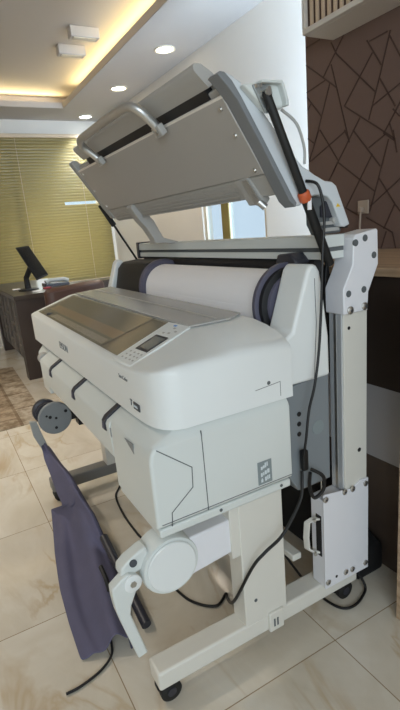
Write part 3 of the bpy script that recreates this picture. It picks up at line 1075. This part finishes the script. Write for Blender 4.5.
lb = build('scanner_body', lprism([(-.02, .012), (.222, .012), (.228, .003), (.292, .008), (.302, .02), (.30, .06), (.26, .076), (.03, .045), (-.02, .032)], -2.44, -1.12), M_lidgrey, PR, bevel=.004)
rg = MB()
for k in range(5):
    s = .236 + k * .013
    rg.prism([L(s, .0052), L(s, .0022), L(s + .004, .0022), L(s + .004, .0052)], -2.40, -1.30, 'x')
build('body_ridge', rg, M_lidgrey, lb)
pl = build('backing_plate', lprism([(0, -.004), (.221, -.004), (.221, .013), (0, .013)], -2.436, -1.120), M_plate, PR, bevel=.002)
for (x, s) in ((-2.40, .02), (-2.41, .11), (-2.40, .20), (-1.15, .025), (-1.15, .10), (-1.15, .205)):
    build('plate_screw', MB().tube([lpt(x, s, -.003), lpt(x, s, -.009)], [.007, .005], 10), M_steel, pl)
build('plate_edge', lprism([(-.004, -.0045), (.003, -.0045), (.003, .008), (-.004, .008)], -2.436, -1.120), M_wallwhite, pl)
build('feed_slot', lprism([(-.034, .008), (-.001, .008), (-.001, .03), (-.034, .03)], -2.27, -1.19), M_black, PR)
nose = [(-.032, .006), (-.06, -.002), (-.085, -.008), (-.096, -.004), (-.098, .006), (-.088, .020), (-.057, .036), (-.02, .048), (.0, .045), (.0, .03), (-.032, .03)]
no = build('front_roll_cover', lprism(nose, -2.30, -1.165), M_lidgrey, PR, smooth=60)
capp = [(-.050, -.014), (-.052, -.006), (-.046, .006), (-.030, .020), (-.004, .034), (.03, .045), (.15, .062), (.26, .084), (.285, .098), (.305, .108), (0.342, 0.132), (0.36, 0.153), (0.378, 0.161), (0.501, 0.145), (0.495, 0.124), (0.484, 0.113), (0.405, 0.123), (0.385, 0.117), (0.364, 0.098), (0.341, 0.056), (.345, .02), (.335, .004), (.31, -.002), (.15, .004), (.02, .004), (-.02, -.004)]
rc = build('lid_end_cap', lprism(capp, -1.122, -1.076), M_capgrey, PR, bevel=.004, seg=2)
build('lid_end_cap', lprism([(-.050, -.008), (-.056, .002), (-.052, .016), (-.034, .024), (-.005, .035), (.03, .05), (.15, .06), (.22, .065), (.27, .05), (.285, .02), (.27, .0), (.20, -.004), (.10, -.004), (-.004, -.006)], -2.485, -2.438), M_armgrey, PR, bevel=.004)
build('cap_trim', lprism([(-.052, -.016), (-.054, -.006), (-.046, .004), (-.02, .012), (.02, .014), (.15, .013), (.31, .010), (.330, .012), (.337, .002), (.31, -.006), (.15, -.001), (.02, -.001), (-.02, -.008)], -1.1215, -1.0735), mat('trim_grey', (122, 125, 128), .5), rc, bevel=.002)
# recessed hinge panel
hpn = build('hinge_panel', MB().prism([(.988, 1.457), (1.042, 1.459), (1.073, 1.446), (1.122, 1.370), (1.111, 1.350), (1.007, 1.350), (.989, 1.381)], -1.118, -1.104, 'x'), M_seam, PR, bevel=.003)
dt = MB()
dt.prism([(1.03, 1.40), (1.03, 1.43), (1.05, 1.445), (1.068, 1.435), (1.085, 1.405), (1.08, 1.395)], -1.104, -1.098, 'x')
build('hinge_mechanism', dt, M_dark, hpn)
dt = MB()
for s in (.445, .462):
    zz = 1.376 - (s - .445) * 1.1
    dt.box(-1.104, -1.096, 1.03, 1.10, zz, zz + .010)
dt.tube([(-1.104, 1.075, 1.39), (-1.09, 1.075, 1.39)], .008, 12)
build('hinge_plate', dt, M_lidgrey, hpn)
lw = MB()
for k in range(3):
    pass
build('warning_sticker', lprism([(0.426, 0.126), (0.435, 0.14), (0.421, 0.137)], -1.077, -1.0748), M_yellow, rc)
build('cap_foot', lprism([(.485, .128), (.499, .140), (.506, .136), (.496, .120)], -1.11, -1.08), M_black, rc)
# gusset with drilled steel plate for the gas strut
gu = build('strut_gusset', lprism([(.0, .020), (.010, .042), (.016, .058), (.049, .112), (.056, .114), (.098, .104), (.107, .098), (.104, .088), (.093, .064), (.085, .045)], -1.078, -1.052), M_cab, PR, bevel=.006, seg=3)
fl = MB()
fl.prism([L(.016, .058), L(.049, .112), L(.056, .114), L(.098, .104), L(.107, .098), L(.102, .090), L(.094, .097), L(.056, .106), L(.052, .104), L(.022, .056)], -1.054, -1.034, 'x')
build('gusset_flange', fl, M_cab, gu, bevel=.002)
tp = build('strut_plate', lprism([(.014, .038), (.020, .055), (.045, .085), (.060, .080), (.092, .046), (.086, .034)], -1.053, -1.0465), M_bracketsteel, PR, bevel=.002)
for s, t in ((.022, .044), (.027, .056), (.045, .076), (.045, .052), (.080, .042)):
    build('plate_bolt', MB().cyl((-1.0470, *L(s, t)), (-1.0440, *L(s, t)), .005, 10), M_steel, tp)
# gas strut
ta, tb = Vector((-1.03, .797, 1.702)), Vector((-1.088, 1.051, 1.262))
def tl(k):
    return tuple(ta.lerp(tb, k))
st = build('gas_strut', MB().tube([tl(-.012), tl(0), tl(.54)], [.008, .0112, .0115], 16), M_rubber, PR)
build('strut_lower_tube', MB().tube([tl(.545), tl(1.0)], .0135, 18), M_rubber, st)
build('strut_clip', MB().tube([tl(.525), tl(.532), tl(.572), tl(.58)], [.0145, .0172, .0172, .0145], 8), M_orange, st)
build('strut_ball_joint', MB().cyl((-1.050, ta.y, ta.z), (-1.018, ta.y, ta.z), .008, 12), M_steel, st)
lc = Vector(tl(.60)) + Vector((.0125, -.004, 0))
build('strut_label', MB().box(lc.x - .002, lc.x + .002, lc.y - .006, lc.y + .006, lc.z - .016, lc.z + .016), M_paper, st)
# left gas strut
tc_, td = Vector((-2.52, .842, 1.560)), Vector((-2.55, 1.02, 1.262))
st2 = build('gas_strut', MB().tube([tuple(tc_), tuple(tc_.lerp(td, .36))], .014, 10), M_rubber, PR)
build('strut_rod', MB().tube([tuple(tc_.lerp(td, .36)), tuple(td)], .006, 8), M_rubber, st2)
# hinge arms
ar = MB()
ar.prism([(.838, 1.515), (.85, 1.53), (.905, 1.50), (.945, 1.45), (.985, 1.372), (1.06, 1.347), (1.05, 1.34), (.94, 1.35), (.935, 1.37), (.905, 1.42), (.875, 1.455)], -2.155, -2.095, 'x')
aro = build('hinge_arm', ar, M_lidgrey, PR, bevel=.003)
for s, t in ((.25, -.0), (.33, -.0)):
    build('arm_bolt', MB().tube([lpt(-2.12, s, -.007), lpt(-2.12, s, -.012)], .008, 10), M_steel, aro)
ar = MB()
ar.prism([L(.222, -.006), L(.222, .02), L(.315, .03), L(.32, .012), L(.31, -.004)], -1.268, -1.20, 'x')
aro = build('hinge_arm', ar, M_lidgrey, PR, bevel=.003)
build('arm_channel', lprism([(.225, -.010), (.225, -.004), (.312, .0), (.312, -.006)], -1.228, -1.20), M_alu, aro)
build('arm_tip', MB().tube([lpt(-1.21, .30, -.004), lpt(-1.20, .325, .0)], .011, 10), M_alu, aro)
# tube handle on the lid edge
hd = MB()
hpts = [(-2.055, .004, -.018), (-2.062, -.035, -.028), (-2.06, -.085, -.045), (-2.02, -.108, -.052), (-1.93, -.112, -.054), (-1.60, -.112, -.054), (-1.50, -.106, -.050), (-1.468, -.08, -.042), (-1.466, -.035, -.028), (-1.468, .004, -.018)]
hdo = build('lid_handle', hd.tube(spline([lpt(*p) for p in hpts], 6), .0145, 14), M_alu, PR)
for x in (-2.055, -1.468):
    ck = build('handle_clamp', lprism([(-.018, -.034), (.016, -.034), (.016, -.012), (-.018, -.012)], x - .022, x + .028), M_lidgrey, hdo, bevel=.004)
    build('clamp_bolt', MB().tube([lpt(x + .01, .0, -.034), lpt(x + .01, .0, -.040)], .006, 8), M_steel, hdo)
# lid sensor lead
build('lid_cable', MB().tube(spline([(-1.07, *L(.11, .10)), (-1.06, *L(.16, .115)), (-1.06, *L(.22, .105)), (-1.065, *L(.26, .085))], 6), .004, 8), M_lidgrey, PR)

# ---- take-up unit (right)
ay, az = .438, .472
mu = build('takeup_motor', MB().lathe_x(ay, az, [(-1.185, .085), (-1.18, .09), (-1.112, .09), (-1.104, .086)], 48), M_cab, PR, smooth=30)
build('motor_disc', MB().lathe_x(ay, az, [(-1.106, .077), (-1.099, .077), (-1.096, .074)], 48), M_white, mu, smooth=30)
build('takeup_arm', MB().prism([(.44, .395), (.44, .545), (.50, .532), (.668, .538), (.668, .424), (.51, .408)], -1.176, -1.108, 'x'), M_boxwhite, PR, bevel=.006, seg=3)
build('arm_mount', MB().box(-1.172, -1.102, .64, .672, .40, .62), M_standwhite, PR, bevel=.003)
kn = MB()
kn.prism([(.375, .555), (.355, .55), (.315, .532), (.293, .515), (.29, .492), (.305, .482), (.33, .486), (.35, .49), (.38, .505)], -1.165, -1.118, 'x')
kno = build('swing_bracket', kn, M_cab, PR, bevel=.006, seg=3)
build('bracket_screw', MB().cyl((-1.119, .330, .522), (-1.114, .330, .522), .011, 16), M_ink, kno)
am = MB()
am.prism([(.288, .495), (.308, .503), (.334, .492), (.342, .470), (.325, .440), (.305, .40), (.300, .375), (.334, .224), (.304, .218), (.272, .352), (.262, .40), (.258, .44), (.258, .475)], -1.14, -1.105, 'x')
amo = build('basket_arm', am, M_cab, PR, bevel=.005, seg=3)
build('pivot_cap', MB().lathe_x(.317, .472, [(-1.106, .026), (-1.100, .026), (-1.098, .023)], 24), M_white, amo)
build('pivot_bolt', MB().cyl((-1.1, .317, .472), (-1.096, .317, .472), .010, 6), M_steel, amo)

# ---- take-up end (left)
ty, tz = .431, .487
tdk = build('takeup_disc', MB().lathe_x(ty, tz, [(-2.525, .083), (-2.52, .088), (-2.505, .088), (-2.50, .084)], 48), M_disc, PR, smooth=30)
dh = MB()
for y, z, r in ((.388, .51, .006), (.405, .50, .009), (.435, .488, .007), (.49, .515, .009), (.428, .435, .008)):
    dh.cyl((-2.501, y, z), (-2.4985, y, z), r, 10)
build('disc_hole', dh, M_black, tdk)
build('bearing_unit', MB().lathe_x(.40, .508, [(-2.635, .05), (-2.63, .062), (-2.61, .068), (-2.585, .066), (-2.58, .056), (-2.56, .056), (-2.53, .062)], 28), M_dark, PR)
build('disc_axle', MB().box(-2.56, -2.52, .43, .66, .45, .50), M_black, PR)
build('basket_arm', MB().prism([(.300, .498), (.336, .49), (.345, .44), (.37, .34), (.338, .326), (.308, .41)], -2.535, -2.505, 'x'), M_armgrey, PR, bevel=.003)
build('arm_mount', MB().box(-2.575, -2.505, .55, .68, .41, .60), M_black, PR, bevel=.004)

# ================================================================== PAPER ROLL
pr_ = MB()
pr_.lathe_x(.983, 1.142, [(-2.12, .03), (-2.12, .106), (-1.236, .106), (-1.236, .03)], 64)
t = thing('paper_roll', 'wide white paper roll sitting in the open top of the printer', 'paper roll', (-1.68, .983, 1.036))
build('roll', pr_, M_paper, t, smooth=30)
pa = MB()
pa.loft([[(x, .8765, 1.140), (x, .875, 1.110), (x, .874, 1.09), (x, .8755, 1.09), (x, .8765, 1.110), (x, .878, 1.142)] for x in (-2.12, -1.236)])
build('paper_sheet', pa, M_paper, t, smooth=30)

# ================================================================== CLOTH CATCH BASKET, fallen
ROWS = [((-2.465, 0.328, 0.371), (-2.525, 0.363, 0.343)), ((-2.435, 0.331, 0.301), (-2.363, 0.378, 0.309)), ((-2.369, 0.338, 0.24), (-2.207, 0.393, 0.298)), ((-2.312, 0.343, 0.167), (-2.085, 0.405, 0.243)), ((-2.243, 0.35, 0.125), (-2.009, 0.413, 0.214)), ((-2.453, 0.318, 0.006), (-1.966, 0.417, 0.204)), ((-2.249, 0.282, 0.006), (-1.886, 0.424, 0.142)), ((-2.036, 0.243, 0.006), (-1.818, 0.431, 0.057)), ((-1.8, 0.209, 0.006), (-1.618, 0.399, 0.05)), ((-1.597, 0.194, 0.006), (-1.472, 0.369, 0.05)), ((-1.409, 0.187, 0.006), (-1.353, 0.347, 0.05))]
fb = MB()
NR, NV = 46, 22
def lerp_rows(k, n=5):
    q = []
    for a, b in zip(ROWS, ROWS[1:]):
        q += [Vector(a[k]).lerp(Vector(b[k]), s / n) for s in range(n)]
    return q + [Vector(ROWS[-1][k])]


lf, rg_ = lerp_rows(0), lerp_rows(1)
grid = []
n_r = len(lf)
for i in range(n_r):
    u = i / (n_r - 1)
    A_, B_ = lf[i], rg_[i]
    row = []
    wid = (B_ - A_).length
    for j in range(NV + 1):
        v = j / NV * 1.22
        if v <= 1:
            # the flap lies low, then climbs over the rolled bundle near its inner edge
            q = A_.lerp(B_, v)
            zl = A_.z + (B_.z - A_.z) * (v ** 2.2 if u > .47 else v)
            bump = math.exp(-((v - .74) / .17) ** 2) * min(.06, wid * .3) * (1 if u > .3 else .6)
            fold = .014 * math.exp(-((v - .30 - .12 * sin(u * 6)) / .10) ** 2) + .010 * sin(v * 13 + u * 9) * v * (1 - v) * 2
            q.z = max(.003, zl + bump + fold * (1 if u > .4 else .3))
        else:
            w = (v - 1) / .22
            q = B_ + Vector((0, .018 * sin(w * pi), -w * min(.05, max(0, B_.z - .004))))
            q.z = max(.003, q.z)
        row.append(fb.bm.verts.new(q))
    grid.append(row)
for i in range(n_r - 1):
    for j in range(NV):
        fb.bm.faces.new((grid[i][j], grid[i + 1][j], grid[i + 1][j + 1], grid[i][j + 1]))
t = thing('cloth_basket', 'purple-grey cloth catch basket fallen loose on the floor under the printer front', 'cloth', (-1.95, .3, 0))
clo = build('cloth', fb, M_fabric, t, smooth=80)
sd = clo.modifiers.new('thickness', 'SOLIDIFY')
sd.thickness = .004
sd.offset = 1
ss = clo.modifiers.new('subdivision', 'SUBSURF')
ss.levels = ss.render_levels = 1
build('support_rod', MB().tube([(-1.86, .435, .125), (-1.405, .432, .024)], .019, 14), M_dark, t)
build('loop_tab', MB().tube(spline([(-1.535, .350, .120), (-1.575, .352, .148), (-1.63, .352, .165)], 4), .009, 8), M_black, t)
build('strap', MB().tube(spline([(-1.42, .30, .03), (-1.37, .285, .012), (-1.335, .235, .006), (-1.315, .16, .006), (-1.315, .112, .006)], 6), .0045, 8), M_black, t)
build('patch', MB().box(-1.44, -1.41, .29, .325, .052, .056), M_fabric, t)

# ================================================================== CABLES
def cable(pts, r, label, n=8):
    return build('power_cable', MB().tube(spline(pts, n), r, 8), M_cable, PR, label=label)


cable([(-1.075, .955, 1.50), (-1.045, .968, 1.488), (-1.038, .98, 1.445), (-1.036, .983, 1.392), (-1.038, .977, 1.31), (-1.038, .968, 1.169), (-1.036, .952, 1.022), (-1.034, .930, .918), (-1.04, .911, .843), (-1.04, .895, .75), (-1.05, .890, .68)], .0042,
      'black cable hanging from the lid hinge down beside the right wing')
cable([(-1.07, .90, .63), (-1.065, .895, .60), (-1.05, .872, .545), (-1.05, .80, .455), (-1.05, .727, .42), (-1.07, .69, .37), (-1.15, .66, .2), (-1.34, .74, .03), (-1.385, .76, .007), (-1.355, .695, .007), (-1.44, .626, .007), (-1.6, .60, .007)], .0052,
      'black cable looping across the printer leg down to the floor')
cable([(-1.30, .90, .30), (-1.24, 1.02, .06), (-1.208, 1.05, .008), (-1.12, 1.055, .008), (-1.071, 1.08, .008), (-1.063, 1.134, .008), (-1.090, 1.205, .008), (-1.105, 1.215, .03), (-1.13, 1.205, .07)], .005,
      'black cable lying in a loop on the floor under the white post box')
cable([(-2.50, .80, .30), (-2.46, .74, .05), (-2.43, .699, .008), (-2.348, .651, .008), (-2.187, .626, .008), (-2.031, .62, .008), (-1.889, .63, .008), (-1.75, .70, .008)], .0055,
      'black cable lying on the tiles under the middle of the printer')
pg = build('cable_plug', MB().box(-1.080, -1.060, .90, .922, .63, .70), M_cable, PR, bevel=.005)
build('cable_coil', MB().tube(spline([(-1.06, .93, .63), (-1.045, .965, .60), (-1.05, .97, .55), (-1.065, .945, .52), (-1.07, .93, .56), (-1.06, .925, .62)], 6), .006, 8), M_cable, pg)
